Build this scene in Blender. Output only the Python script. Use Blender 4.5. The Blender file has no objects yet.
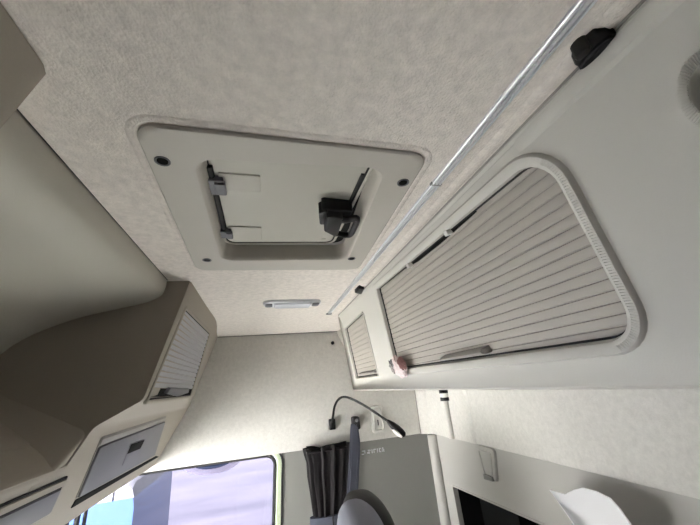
import bpy, bmesh, math, random
from mathutils import Vector, Matrix
random.seed(4)
S = 0.65            # metres per drawing unit
EYE = 1.75          # eye height above the cab floor, metres
C = bpy.context.scene.collection
PI = math.pi

# ------------------------------------------------------------------ camera
CAM = Matrix(((0.96696502, -0.24027611, -0.08512367),
              (0.0083933, 0.36376747, -0.93145197),
              (0.25477088, 0.89996701, 0.35376713)))   # rows: right, down, forward
F = 317.83


def pick(px, py, axis, val):
    d = CAM.transposed() @ Vector((px - 350, py - 262.5, F))
    return d * (val / d[axis])


class Plane:
    """flat face in the cab: origin, u and v along it, n into the room"""
    def __init__(s, o, u, v, n):
        s.o, s.u, s.v = Vector(o), Vector(u).normalized(), Vector(v).normalized()
        nn = s.u.cross(s.v).normalized()
        s.n = nn if nn.dot(Vector(n)) > 0 else -nn

    def px(s, x, y):
        d = CAM.transposed() @ Vector((x - 350, y - 262.5, F))
        p = d * (s.o.dot(s.n) / d.dot(s.n)) - s.o
        return (p.dot(s.u), p.dot(s.v))

    def at(s, uv, h=0.0):
        return s.o + s.u * uv[0] + s.v * uv[1] + s.n * h


# ------------------------------------------------------------------ materials
def nd(t, kind, **kw):
    n = t.nodes.new(kind)
    for k, v in kw.items():
        setattr(n, k, v)
    return n


def mat(name, col, rough=.6, metal=0, spec=.35, grain=0, gscale=300, var=0, vscale=40, trans=0, coat=0):
    m = bpy.data.materials.new(name)
    m.use_nodes = True
    t = m.node_tree
    b = t.nodes['Principled BSDF']
    b.inputs['Base Color'].default_value = (*col, 1)
    b.inputs['Roughness'].default_value = rough
    b.inputs['Metallic'].default_value = metal
    b.inputs['Specular IOR Level'].default_value = spec
    b.inputs['Transmission Weight'].default_value = trans
    b.inputs['Coat Weight'].default_value = coat
    tc = nd(t, 'ShaderNodeTexCoord')
    if var:
        n = nd(t, 'ShaderNodeTexNoise')
        n.inputs['Scale'].default_value = vscale
        n.inputs['Detail'].default_value = 6
        n.inputs['Roughness'].default_value = .7
        t.links.new(tc.outputs['Object'], n.inputs['Vector'])
        r = nd(t, 'ShaderNodeMapRange')
        r.inputs['From Min'].default_value = .3
        r.inputs['From Max'].default_value = .7
        r.inputs['To Min'].default_value = 1 - var
        r.inputs['To Max'].default_value = 1 + var
        t.links.new(n.outputs['Fac'], r.inputs['Value'])
        mx = nd(t, 'ShaderNodeVectorMath', operation='SCALE')
        mx.inputs[0].default_value = col
        t.links.new(r.outputs['Result'], mx.inputs['Scale'])
        t.links.new(mx.outputs['Vector'], b.inputs['Base Color'])
    if grain:
        n2 = nd(t, 'ShaderNodeTexNoise')
        n2.inputs['Scale'].default_value = gscale
        n2.inputs['Detail'].default_value = 4
        t.links.new(tc.outputs['Object'], n2.inputs['Vector'])
        bp = nd(t, 'ShaderNodeBump')
        bp.inputs['Strength'].default_value = grain
        bp.inputs['Distance'].default_value = .002
        t.links.new(n2.outputs['Fac'], bp.inputs['Height'])
        t.links.new(bp.outputs['Normal'], b.inputs['Normal'])
    return m


M = {}
M['fabric'] = mat('felt headliner', (.78, .725, .68), .95, spec=.1, grain=.7, gscale=380, var=.13, vscale=90)
M['wallfab'] = mat('felt wall lining', (.66, .645, .615), .95, spec=.1, grain=.6, gscale=380, var=.09, vscale=90)
M['hatch'] = mat('hatch plastic', (.53, .50, .455), .5, grain=.06, gscale=500)
M['lid'] = mat('hatch lid plastic', (.56, .54, .485), .5, grain=.05, gscale=400)
M['locker'] = mat('locker plastic', (.61, .595, .555), .55, grain=.12, gscale=500)
M['slat'] = mat('taupe slats', (.43, .40, .36), .5, grain=.04, gscale=300)
M['slat_front'] = mat('grey slats', (.38, .38, .40), .45)
M['console'] = mat('console plastic', (.36, .325, .275), .6, grain=.15, gscale=450)
M['dome'] = mat('front cover plastic', (.50, .48, .42), .55, grain=.1, gscale=450)
M['panel'] = mat('grey side trim', (.25, .247, .235), .6, grain=.12, gscale=450)
M['rearpanel'] = mat('grey rear trim', (.47, .46, .44), .55, grain=.12, gscale=450)
M['metalgrey'] = mat('silver grey plastic', (.155, .155, .17), .5, metal=.25)
M['pull'] = mat('taupe pull plastic', (.30, .285, .265), .45)
M['black'] = mat('black plastic', (.006, .006, .007), .4)
M['rubber'] = mat('black rubber', (.02, .02, .02), .7)
M['darkgap'] = mat('near-black gap fill', (.008, .0075, .007), .9, spec=.1)  # flat plates of it paint the shade in gaps and recesses
M['chrome'] = mat('anodised aluminium', (.80, .81, .84), .32, metal=.65)
M['steel'] = mat('dull steel', (.35, .35, .36), .4, metal=.7)
M['white'] = mat('white plastic', (.8, .79, .76), .45)
M['lens'] = mat('frosted lamp lens', (.74, .76, .82), .25, spec=.6)
M['belt'] = mat('woven belt webbing', (.085, .092, .125), .8, grain=.4, gscale=700)
M['curtain'] = mat('black curtain cloth', (.012, .010, .012), .85, grain=.3, gscale=500, var=.35, vscale=12)
M['seatbounce'] = mat('seat cloth lightened for bounce', (.72, .71, .69), .9, grain=.4, gscale=600)  # on unseen seat and bunk parts, lightened to bounce sunlight
M['seatside'] = mat('slate grey seat cloth', (.17, .175, .21), .9, grain=.4, gscale=600)
M['seatblack'] = mat('black seat cover', (.012, .012, .013), .7, grain=.3, gscale=500)
M['paper'] = mat('white paper', (.82, .82, .84), .8, grain=.05, gscale=60)
M['wrap'] = mat('pink wrapper', (.78, .66, .65), .3, var=.2, vscale=60)
M['wrapred'] = mat('dark red print', (.45, .25, .25), .4)
M['film'] = mat('clear crumpled film', (.85, .83, .83), .15, trans=.7)
M['paint'] = mat('pale green door paint', (.62, .70, .52), .35)
M['flooring'] = mat('grey floor mat', (.15, .145, .14), .8)
M['blue'] = mat('blue car paint', (.006, .028, .085), .35, coat=.5)
M['vanwhite'] = mat('weathered van paint', (.075, .075, .082), .5, var=.25, vscale=3)
M['carglass'] = mat('pale car glass', (.12, .13, .15), .1)
M['shell'] = mat('outer cab paint', (.7, .7, .7), .4)
M['mirror'] = mat('mirror glass', (.03, .06, .16), .1)
M['mirrorshell'] = mat('pale mirror shell', (.55, .52, .66), .4)


def glass(name, tint):
    m = bpy.data.materials.new(name)
    m.use_nodes = True
    t = m.node_tree
    t.nodes.clear()
    o = nd(t, 'ShaderNodeOutputMaterial')
    tr = nd(t, 'ShaderNodeBsdfTransparent')
    tr.inputs['Color'].default_value = (*tint, 1)
    g = nd(t, 'ShaderNodeBsdfGlossy')
    g.inputs['Roughness'].default_value = .02
    fr = nd(t, 'ShaderNodeFresnel')
    fr.inputs['IOR'].default_value = 1.3
    mx = nd(t, 'ShaderNodeMixShader')
    t.links.new(fr.outputs[0], mx.inputs[0])
    t.links.new(tr.outputs[0], mx.inputs[1])
    t.links.new(g.outputs[0], mx.inputs[2])
    t.links.new(mx.outputs[0], o.inputs['Surface'])
    return m


M['glass'] = glass('side window glass', (.62, .62, .66))
M['screen'] = glass('windscreen glass', (.95, .97, .97))

# ground outside: scuffed asphalt with pale streaks
gm = mat('scuffed yard surface', (.1, .1, .13), .8)
t = gm.node_tree
tc = nd(t, 'ShaderNodeTexCoord')
mp = nd(t, 'ShaderNodeMapping')
mp.inputs['Rotation'].default_value = (0, 0, 1.15)
mp.inputs['Scale'].default_value = (.13, .5, 1)
n = nd(t, 'ShaderNodeTexNoise')
n.inputs['Scale'].default_value = 1.1
n.inputs['Detail'].default_value = 4
n.inputs['Roughness'].default_value = .65
cr = nd(t, 'ShaderNodeValToRGB')
cr.color_ramp.elements[0].position = .3
cr.color_ramp.elements[0].color = (.020, .0195, .029, 1)
cr.color_ramp.elements[1].position = .7
cr.color_ramp.elements[1].color = (.045, .042, .053, 1)
t.links.new(tc.outputs['Object'], mp.inputs['Vector'])
t.links.new(mp.outputs['Vector'], n.inputs['Vector'])
t.links.new(n.outputs['Fac'], cr.inputs['Fac'])
t.links.new(cr.outputs['Color'], t.nodes['Principled BSDF'].inputs['Base Color'])
M['yard'] = gm
M['pale_yard'] = mat('pale concrete', (.55, .53, .50), .8, var=.1, vscale=2)


# ------------------------------------------------------------------ mesh helpers
def bm_new():
    return bmesh.new()


def world_of(o):
    v = Vector((0, 0, 0))
    while o is not None:
        v = v + o.location
        o = o.parent
    return v


def obj(name, bm, m, parent=None, loc=None, smooth=35, label=None, kind=None):
    """one mesh object from drawing-unit coordinates; origin at its thing's base"""
    bmesh.ops.remove_doubles(bm, verts=bm.verts, dist=1e-5)
    bmesh.ops.recalc_face_normals(bm, faces=bm.faces)
    if loc is None and parent is None:
        lo = [min(v.co[i] for v in bm.verts) for i in range(3)]
        hi = [max(v.co[i] for v in bm.verts) for i in range(3)]
        loc = ((lo[0] + hi[0]) / 2, (lo[1] + hi[1]) / 2, lo[2])
    if parent is None:
        L = Vector(loc) * S + Vector((0, 0, EYE))
        base = L
    else:
        L = Vector((0, 0, 0))
        base = world_of(parent)
    for v in bm.verts:
        v.co = v.co * S + Vector((0, 0, EYE)) - base
    for e in bm.edges:
        if len(e.link_faces) == 2:
            e.smooth = e.calc_face_angle(0) < math.radians(smooth)
    for f in bm.faces:
        f.smooth = True
    me = bpy.data.meshes.new(name)
    bm.to_mesh(me)
    bm.free()
    me.materials.append(m if not isinstance(m, str) else M[m])
    o = bpy.data.objects.new(name, me)
    C.objects.link(o)
    o.parent = parent
    o.location = L
    if label:
        o['label'] = label
    if kind:
        o['kind'] = kind
    return o


def thing(name, label, cat, loc, group=None):
    o = bpy.data.objects.new(name, None)
    C.objects.link(o)
    o.empty_display_size = .05
    o.location = Vector(loc) * S + Vector((0, 0, EYE))
    tag(o, label, cat, group)
    return o


def tag(o, label, cat, group=None):
    o['label'] = label
    o['category'] = cat
    if group:
        o['group'] = group
    return o


def struct(name, bm, m, smooth=35):
    return obj(name, bm, m, kind='structure', smooth=smooth)


def loft(bm, loops, closed=True, cap0=False, cap1=False):
    vs = [[bm.verts.new(p) for p in L] for L in loops]
    n = len(vs[0])
    for a, b in zip(vs, vs[1:]):
        for i in range(n if closed else n - 1):
            j = (i + 1) % n
            try:
                bm.faces.new((a[i], a[j], b[j], b[i]))
            except ValueError:
                pass
    if cap0:
        bm.faces.new(vs[0][::-1])
    if cap1:
        bm.faces.new(vs[-1])
    return vs


def box(bm, lo, hi, bev=0):
    x0, y0, z0 = lo
    x1, y1, z1 = hi
    r = bmesh.ops.create_cube(bm, size=1)
    for v in r['verts']:
        v.co = Vector(((x0 + x1) / 2 + v.co.x * (x1 - x0), (y0 + y1) / 2 + v.co.y * (y1 - y0), (z0 + z1) / 2 + v.co.z * (z1 - z0)))
    if bev:
        es = list({e for v in r['verts'] for e in v.link_edges})
        bmesh.ops.bevel(bm, geom=es, offset=bev, segments=3, profile=.5, affect='EDGES')


def inset(pts, d):
    """move each edge of a polygon inwards by d (either winding)"""
    n = len(pts)
    area = sum(pts[i][0] * pts[(i + 1) % n][1] - pts[(i + 1) % n][0] * pts[i][1] for i in range(n))
    sg = 1 if area > 0 else -1
    out = []
    for i in range(n):
        p0, p1, p2 = (Vector(pts[i - 1]), Vector(pts[i]), Vector(pts[(i + 1) % n]))
        a = (p1 - p0).normalized()
        b = (p2 - p1).normalized()
        na = Vector((-a.y, a.x)) * sg
        nb = Vector((-b.y, b.x)) * sg
        k = 1 + na.dot(nb)
        out.append(tuple(p1 + (na + nb) * (d / k)))
    return out


def rp(pts, rad, seg=6):
    """polygon with rounded corners; always len(pts)*(seg+1) points"""
    n = len(pts)
    if not isinstance(rad, (list, tuple)):
        rad = [rad] * n
    out = []
    for i in range(n):
        p0, p1, p2 = (Vector(pts[i - 1]), Vector(pts[i]), Vector(pts[(i + 1) % n]))
        a = p0 - p1
        b = p2 - p1
        r = max(1e-4, rad[i])
        ang = a.angle(b)
        tl = min(r / math.tan(ang / 2), a.length * .49, b.length * .49)
        r = tl * math.tan(ang / 2)
        a.normalize()
        b.normalize()
        cen = p1 + (a + b).normalized() * (r / math.sin(ang / 2))
        s = p1 + a * tl - cen
        e = p1 + b * tl - cen
        tot = s.angle_signed(e)
        for k in range(seg + 1):
            q = s.copy()
            q.rotate(Matrix.Rotation(-tot * k / seg, 2))
            out.append(tuple(cen + q))
    return out


def plate(bm, P, pts, rad, h0, h1, bev=.003, seg=6):
    """plate of thickness h0..h1 over plane P with softened top edge"""
    def R(d):
        rr = rad if isinstance(rad, (list, tuple)) else [rad] * len(pts)
        return rp(inset(pts, d) if d else pts, [max(r - d, .0005) for r in rr], seg)
    L = [[P.at(q, h0) for q in R(0)], [P.at(q, h1 - bev) for q in R(0)],
         [P.at(q, h1 - bev * .3) for q in R(bev * .3)], [P.at(q, h1) for q in R(bev)]]
    loft(bm, L, True, True, True)


def ring(bm, P, pts, rad, prof, seg=8, close=True):
    """ring following a polygon; prof = [(inset, height), ...]"""
    rr = rad if isinstance(rad, (list, tuple)) else [rad] * len(pts)
    L = [[P.at(q, h) for q in rp(inset(pts, d) if d else pts, [max(r - d, .0005) for r in rr], seg)] for d, h in prof]
    if close:
        L.append(L[0])
    loft(bm, L, True)


def holed(bm, P, outer, holes, h0, h1):
    """flat sheet of thickness h0..h1 with holes cut through"""
    loops = [outer] + holes
    for h in (h0, h1):
        es = []
        for lp in loops:
            vs = [bm.verts.new(P.at(q, h)) for q in lp]
            for i in range(len(vs)):
                es.append(bm.edges.new((vs[i], vs[(i + 1) % len(vs)])))
        bmesh.ops.triangle_fill(bm, edges=es, use_beauty=True, use_dissolve=False)
    for lp in loops:
        loft(bm, [[P.at(q, h0) for q in lp], [P.at(q, h1) for q in lp]], True)


def spline(pts, n=8):
    pts = [Vector(p) for p in pts]
    P = [pts[0] * 2 - pts[1]] + pts + [pts[-1] * 2 - pts[-2]]
    out = []
    for i in range(1, len(P) - 2):
        a, b, c, d = P[i - 1:i + 3]
        for k in range(n):
            s = k / n
            out.append(.5 * ((2 * b) + (c - a) * s + (2 * a - 5 * b + 4 * c - d) * s * s + (3 * b - a - 3 * c + d) * s ** 3))
    out.append(pts[-1])
    return out


def tube(bm, pts, r, seg=10, caps=True):
    pts = [Vector(p) for p in pts]
    n = len(pts)
    rr = r if isinstance(r, (list, tuple)) else [r] * n
    loops = []
    up = None
    for i, p in enumerate(pts):
        d = (pts[min(i + 1, n - 1)] - pts[max(i - 1, 0)]).normalized()
        if up is None:
            up = d.orthogonal().normalized()
        up = (up - d * up.dot(d)).normalized()
        w = d.cross(up)
        loops.append([p + (up * math.cos(2 * PI * k / seg) + w * math.sin(2 * PI * k / seg)) * rr[i] for k in range(seg)])
    loft(bm, loops, True, caps, caps)


def prism(bm, P, pts, h0, h1):
    loft(bm, [[P.at(q, h0) for q in pts], [P.at(q, h1) for q in pts]], True, True, True)


def slats(bm, P, u0, u1, v0, v1, nsl, h, depth=.004):
    """one row of horizontal slats with a narrow groove between each"""
    p = (v1 - v0) / nsl
    prof = []
    for i in range(nsl):
        a = v0 + i * p
        prof += [(a, h - depth), (a + p * .04, h - depth), (a + p * .10, h), (a + p * .22, h + .0004), (a + p * .78, h + .0004), (a + p * .90, h), (a + p * .98, h - depth)]
    prof.append((v1, h - depth))
    loft(bm, [[P.at((u0, v), hh) for v, hh in prof], [P.at((u1, v), hh) for v, hh in prof]], False)
    back = [[P.at((u, v), h - depth - .008) for v in (v0, v1)] for u in (u0, u1)]
    loft(bm, back, False)


XR, YF, YN, ZC = 1.171, 2.41, -.904, .38
YMID = (YF + YN) / 2
ZS = -.385                      # height of the seam under the felt
ZFL = -EYE / S                  # cab floor
XFRONT = -1.45

# ------------------------------------------------------------------ the setting
CEIL = Plane((0, 0, ZC), (1, 0, 0), (0, 1, 0), (0, 0, -1))
FAR = Plane((0, YF, 0), (1, 0, 0), (0, 0, 1), (0, -1, 0))
REAR = Plane((XR, 0, 0), (0, 1, 0), (0, 0, 1), (-1, 0, 0))

HF = Plane((0, 0, ZC - .007), (1, 0, 0), (0, 1, 0), (0, 0, -1))
hatch_pts = [HF.px(130, 124), HF.px(430, 156.5), HF.px(358.5, 270), HF.px(196.5, 271)]
open_pts = [HF.px(195, 160), HF.px(384, 169.5), HF.px(347, 259.5), HF.px(222.5, 260.5)]

bm = bm_new()
XE = -.3235
holed(bm, CEIL, [(XE, YN), (XR + .02, YN), (XR + .02, YF), (XE, YF)], [rp(inset(hatch_pts, .018), .03)], -.03, 0)
# moulded rib of felt round the hatch and the soft valley beside the rail
ring(bm, CEIL, inset(hatch_pts, -.018), .05, [(0, -.002), (.004, .0012), (.009, .002), (.013, .002), (.018, -.002)])
for x in (.393,):
    pr = [(x - .012, -.001), (x - .006, .003), (x, .0045), (x + .010, .0045), (x + .018, -.001)]
    loft(bm, [[CEIL.at((a, y), h) for a, h in pr] for y in (YN, 1.85)], True, True, True)
struct('ceiling', bm, 'fabric')

bm = bm_new()
box(bm, (-1.6, YN - .12, .50), (XR + .12, YF + .14, .56))
struct('trim_1', bm, 'shell')  # unseen roof shell, added to keep light from leaking in

# far side wall: felt above the seam, plastic below, window cut through
bm = bm_new()
box(bm, (XFRONT, YF, ZS), (XR + .06, YF + .0085, ZC + .02), .003)
box(bm, (XFRONT, YF + .006, ZS + .115), (XR + .06, YF + .05, ZC + .02))
struct('wall_right', bm, 'wallfab')
# piping where wall and headliner meet
bm = bm_new()
tube(bm, [(-.36, YF - .003, ZC - .002), (.53, YF - .003, ZC - .002)], .004)
struct('trim_2', bm, 'panel')

wl, wr, wt, wb = -1.25, .112, ZS + .034, -1.35
win = [(wl, wt), (wr, wt), (wr - .03, wb), (wl, wb)]
LOW = Plane((0, YF + .014, 0), (1, 0, 0), (0, 0, 1), (0, -1, 0))
bm = bm_new()
holed(bm, LOW, [(XFRONT, ZFL), (XR + .06, ZFL), (XR + .06, ZS + .12), (XFRONT, ZS + .12)], [rp(win, [.05, .09, .09, .05])], -.04, 0)
struct('trim_3', bm, 'panel')
w1 = bpy.data.objects.new('window_1', None)
C.objects.link(w1)
w1.location = Vector((wr - .5, YF + .02, wb)) * S + Vector((0, 0, EYE))
w1['kind'] = 'structure'
bm = bm_new()
ring(bm, LOW, win, [.05, .09, .09, .05], [(0, -.04), (0, .003), (.004, .005), (.026, .004), (.032, -.004), (.032, -.04)])
obj('window_frame', bm, 'paint', w1)
bm = bm_new()
ring(bm, LOW, inset(win, -.009), [.06, .10, .10, .06], [(0, .0), (0, .006), (.006, .008), (.012, .004), (.012, 0)])
obj('outer_seal', bm, 'rubber', w1)
bm = bm_new()
ring(bm, LOW, inset(win, .031), [.05, .075, .075, .05], [(0, -.05), (0, -.006), (.006, -.002), (.018, -.006), (.022, -.05)])
obj('rubber_seal', bm, 'rubber', w1)
bm = bm_new()
plate(bm, LOW, inset(win, .045), .06, -.046, -.041, .001)
obj('glass', bm, 'glass', w1)
# front quarter bars of the door window
bm = bm_new()
for dx, w in ((0, .012), (.045, .016), (.085, .008)):
    x = pick(62, 525, 1, YF)[0] + dx
    box(bm, (x, YF + .016, wb), (x + w, YF + .046, wt))
obj('window_bar', bm, 'rubber', w1)

# near wall, unseen, closed and black to darken the near side; windscreen wall, floor, rear wall
NEAR = Plane((0, YN, 0), (1, 0, 0), (0, 0, 1), (0, 1, 0))
bm = bm_new()
holed(bm, NEAR, [(XFRONT, ZFL), (XR + .06, ZFL), (XR + .06, ZC + .05), (XFRONT, ZC + .05)],
      [], -.05, 0)
struct('wall_left', bm, 'curtain')
FRONT = Plane((XFRONT, 0, 0), (0, 1, 0), (0, 0, 1), (1, 0, 0))
bm = bm_new()
ws = [(.80, -.36), (YF - .08, -.36), (YF - .06, -1.55), (.80, -1.55)]  # unseen opening, kept to the far half to darken the near side
holed(bm, FRONT, [(YN - .05, ZFL), (YF + .05, ZFL), (YF + .05, ZC + .13), (YN - .05, ZC + .13)], [rp(ws, .12)], -.05, 0)
struct('wall_front', bm, 'panel')
bm = bm_new()
plate(bm, FRONT, inset(ws, -.01), .12, -.03, -.024, .001)
struct('window_2', bm, 'screen')
bm = bm_new()
box(bm, (XFRONT - .05, YN - .05, ZFL - .05), (XR + .06, YF + .05, ZFL))
struct('floor', bm, 'flooring')

bm = bm_new()
box(bm, (XR, YN, ZS), (XR + .05, YF, ZC + .02), .004)
struct('wall_back', bm, 'wallfab')
RLOW = Plane((XR + .010, 0, 0), (0, 1, 0), (0, 0, 1), (-1, 0, 0))
pk = [RLOW.px(453, 486.5), RLOW.px(560, 533), None, None]
pk[2] = (pk[1][0], -1.02)
pk[3] = (RLOW.px(463, 540)[0], -1.02)
bm = bm_new()
holed(bm, RLOW, [(YN, ZFL), (YF, ZFL), (YF, ZS + .01), (YN, ZS + .01)], [rp(pk, .012)], -.03, 0)
# soft rim round the pocket
ring(bm, RLOW, inset(pk, -.012), .02, [(0, -.001), (.003, .004), (.008, .005), (.012, .002), (.012, -.02)])
struct('trim_4', bm, 'rearpanel')

# padded corner of felt between side wall and rear wall
bm = bm_new()
sec = spline([(1.098, YF + .005), (1.108, 2.385), (1.150, 2.33), (1.160, 2.22), (1.152, 2.12), (1.162, 2.02), (1.168, 1.92), (1.163, 1.865), (1.173, 1.83)], 6)
loft(bm, [[(p[0], p[1], z) for p in [(q.x, q.y) for q in sec] + [(1.19, 1.84), (1.19, YF + .005)]] for z in (ZS, .05)], True, True, True)
struct('trim_5', bm, 'wallfab')
bm = bm_new()
tube(bm, [(1.097, YF - .003, ZS + .003), (1.097, YF - .003, .02)], .004)
struct('trim_7', bm, 'pull')
# rounded bead down the lower corner
bm = bm_new()
loft(bm, [[(1.160 + .035 * math.cos(a), 2.36 + .035 * math.sin(a), z) for a in [2 * PI * k / 20 for k in range(20)]] for z in (ZFL, ZS - .008)], True, True, True)
struct('trim_6', bm, 'rearpanel')

# ------------------------------------------------------------------ roof hatch
hx, hy = sum(p[0] for p in hatch_pts) / 4, sum(p[1] for p in hatch_pts) / 4
h = thing('roof_hatch', 'square roof hatch with beige frame and black latch in the felt ceiling', 'roof hatch', (hx, hy, ZC - .02))
bm = bm_new()
outer = rp(hatch_pts, .035, 8)
inner0 = rp(open_pts, .035, 8)
inn1 = rp(inset(open_pts, .004), .035, 8)
inn2 = rp(inset(open_pts, .010), .03, 8)
loops = [[CEIL.at(q, -.004) for q in outer], [CEIL.at(q, .004) for q in outer], [CEIL.at(q, .0065) for q in rp(inset(hatch_pts, .003), .033, 8)],
         [CEIL.at(q, .007) for q in rp(inset(hatch_pts, .012), .028, 8)],
         [CEIL.at(q, .007) for q in rp(inset(open_pts, -.004), .04, 8)], [CEIL.at(q, .004) for q in inner0], [CEIL.at(q, -.004) for q in inn1],
         [CEIL.at(q, -.040) for q in inn2], [CEIL.at(q, -.040) for q in rp(inset(open_pts, -.004), .035, 8)], [CEIL.at(q, -.004) for q in rp(inset(open_pts, -.004), .035, 8)]]
loft(bm, loops + [loops[0]], True)
obj('frame', bm, 'hatch', h)
LZ = .416
LIDP = Plane((0, 0, LZ), (1, 0, 0), (0, 1, 0), (0, 0, -1))
lid_pts = [(LIDP.px(206, 165)[0] - .006, open_pts[0][1] - .004), (LIDP.px(366, 178)[0] + .006, open_pts[1][1] - .004), LIDP.px(334, 242.5), LIDP.px(224.5, 243)]
bm = bm_new()
plate(bm, LIDP, inset(lid_pts, .012), .02, -.012, .004, .003)
lid = obj('lid', bm, 'lid', h)
bm = bm_new()
ring(bm, LIDP, lid_pts, .03, [(0, -.012), (0, .003), (.003, .006), (.007, .006), (.009, .003), (.009, -.012)])
obj('seal', bm, 'lid', h, label='pale hatch seal')
bm = bm_new()
ring(bm, LIDP, inset(lid_pts, .0085), .024, [(0, -.008), (0, .004), (.0035, .004), (.0035, -.008)])
obj('seal_groove', bm, 'rubber', h)
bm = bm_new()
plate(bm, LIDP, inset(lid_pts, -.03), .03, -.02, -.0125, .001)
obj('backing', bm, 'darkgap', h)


def raised(x0, y0, x1, y1):
    a, b = LIDP.px(x0, y0), LIDP.px(x1, y1)
    return [(a[0], a[1]), (b[0], a[1]), (b[0], b[1]), (a[0], b[1])]


for (x0, y0, x1, y1) in ((218, 170.5, 260.5, 190), (228, 224.5, 261.5, 238)):
    bm = bm_new()
    q = raised(x0, y0, x1, y1)
    plate(bm, LIDP, q, .002, .002, .0072, .001)
    obj('hinge_plate', bm, 'lid', lid)
for x, y in ((240, 237.5), (323.5, 238)):
    bm = bm_new()
    c = LIDP.px(x, y)
    plate(bm, LIDP, [(c[0] + .007 * math.cos(k * PI / 6), c[1] + .007 * math.sin(k * PI / 6)) for k in range(12)], .001, .002, .0055, .001, 1)
    obj('boss', bm, 'lid', lid)
# black rod along hinge side
bm = bm_new()
a, b = LIDP.px(209, 163), LIDP.px(225, 229)
tube(bm, [(a[0], a[1], LZ - .006), (b[0], b[1], LZ - .006)], .0065)
obj('hinge_rod', bm, 'rubber', h)
a, b = LIDP.px(364.5, 172), LIDP.px(348.5, 206)
bm = bm_new()
tube(bm, [(a[0] - .004, a[1], LZ - .005), (b[0] - .004, b[1], LZ - .005)], .004)
obj('side_rod', bm, 'rubber', h)
for (x, y, w) in ((214.5, 181, .026), (226, 229.5, .020)):
    c = LIDP.px(x, y)
    bm = bm_new()
    box(bm, (c[0] - w * .8, c[1] - w, LZ - .018), (c[0] + w * .75, c[1] + w, LZ - .002), .003)
    box(bm, (c[0] + w * .1, c[1] - w * .8, LZ - .022), (c[0] + w * .9, c[1] + w * .8, LZ - .010), .003)
    obj('hinge', bm, 'metalgrey', h)
# latch: base block, two-lobed lever, loop
LT = Plane((0, 0, .385), (1, 0, 0), (0, 1, 0), (0, 0, -1))
LB = Plane((0, 0, .372), (1, 0, 0), (0, 1, 0), (0, 0, -1))
bm = bm_new()
plate(bm, LT, [LT.px(321, 207), LT.px(353, 210), LT.px(348, 223), LT.px(327, 222)], .006, -.028, .004, .004)
plate(bm, LT, [LT.px(318.5, 210), LT.px(327, 207), LT.px(330, 221), LT.px(319.5, 222)], .006, -.02, .010, .004)
latch = obj('latch', bm, 'black', h)
bm = bm_new()
plate(bm, LB, [LB.px(327, 214), LB.px(343, 216), LB.px(337, 236), LB.px(324, 229)], .006, -.02, .008, .004)
obj('lever', bm, 'black', latch)
bm = bm_new()
lp = [LB.px(338, 218), LB.px(348, 219.5), LB.px(357, 218.5), LB.px(354, 228), LB.px(350, 234.5), LB.px(342, 234.5), LB.px(334, 232)]
tube(bm, spline([LB.at(q, .0) for q in lp], 5), .008)
obj('pull_loop', bm, 'black', latch)
for x, y in ((162.5, 161), (403, 182.5), (207, 260), (351.5, 258.5)):
    c = HF.px(x, y)
    circ = [(c[0] + .0125 * math.cos(k * PI / 8), c[1] + .0125 * math.sin(k * PI / 8)) for k in range(16)]
    bm = bm_new()
    ring(bm, HF, circ, .0005, [(0, -.002), (0, .0015), (.0015, .002), (.003, .001), (.0035, -.002)], 1)
    scp = obj('screw', bm, 'metalgrey', h)
    bm = bm_new()
    plate(bm, HF, inset(circ, .0035), .0005, -.001, .001, .0005, 1)
    obj('screw_recess', bm, 'darkgap', scp)

# ------------------------------------------------------------------ ceiling rail and lamp
x0 = .346
rail = thing('curtain_rail', 'long ridged aluminium curtain rail on the ceiling above the rear lockers', 'rail', (x0, .6, ZC - .016))
pr = [(a * .54, b * .5) for a, b in [(-.019, .0), (-.019, .009), (-.016, .012), (-.010, .012), (-.009, .005), (-.006, .005), (-.005, .012), (.005, .012), (.006, .005), (.009, .005), (.010, .012), (.016, .012), (.019, .009), (.019, 0)]]
jy = CEIL.px(435, 183)[1]
bm = bm_new()
loft(bm, [[CEIL.at((x0 + a, y), hh) for a, hh in pr] for y in (YN + .02, jy - .002)], True, True, True)
obj('track', bm, 'chrome', rail)
bm = bm_new()
loft(bm, [[CEIL.at((x0 + a, y), hh) for a, hh in pr] for y in (jy + .002, 1.75)], True, True, True)
obj('track', bm, 'chrome', rail)
bm = bm_new()
box(bm, (x0 - .0125, jy - .004, ZC - .005), (x0 + .0125, jy + .004, ZC))
obj('joint', bm, 'steel', rail)
bm = bm_new()
box(bm, (x0 - .015, 1.745, ZC - .009), (x0 + .015, 1.765, ZC), .003)
obj('end_cap', bm, 'steel', rail)

la, lb = CEIL.px(263, 303.5), CEIL.px(321, 301)
lampw = .052
ly = (la[1] + lb[1]) / 2
lamp = thing('ceiling_lamp', 'slim silver lamp with a frosted lens on the ceiling beyond the hatch', 'lamp', ((la[0] + lb[0]) / 2, ly, ZC - .02))
q = [(la[0], ly - lampw), (lb[0], ly - lampw), (lb[0], ly + lampw), (la[0], ly + lampw)]
bm = bm_new()
plate(bm, CEIL, q, .045, -.001, .012, .006, 8)
obj('housing', bm, 'chrome', lamp)
bm = bm_new()
q2 = [(la[0] + .05, ly - lampw * .75), (lb[0] - .05, ly - lampw * .75), (lb[0] - .05, ly + lampw * .75), (la[0] + .05, ly + lampw * .75)]
plate(bm, CEIL, q2, .01, .008, .022, .009, 5)
obj('lens', bm, 'lens', lamp)
for cx in (la[0] + .026, lb[0] - .026):
    bm = bm_new()
    plate(bm, CEIL, [(cx - .016, ly - .028), (cx + .016, ly - .028), (cx + .016, ly + .028), (cx - .016, ly + .028)], .012, .010, .016, .002)
    obj('switch', bm, 'metalgrey', lamp)

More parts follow.
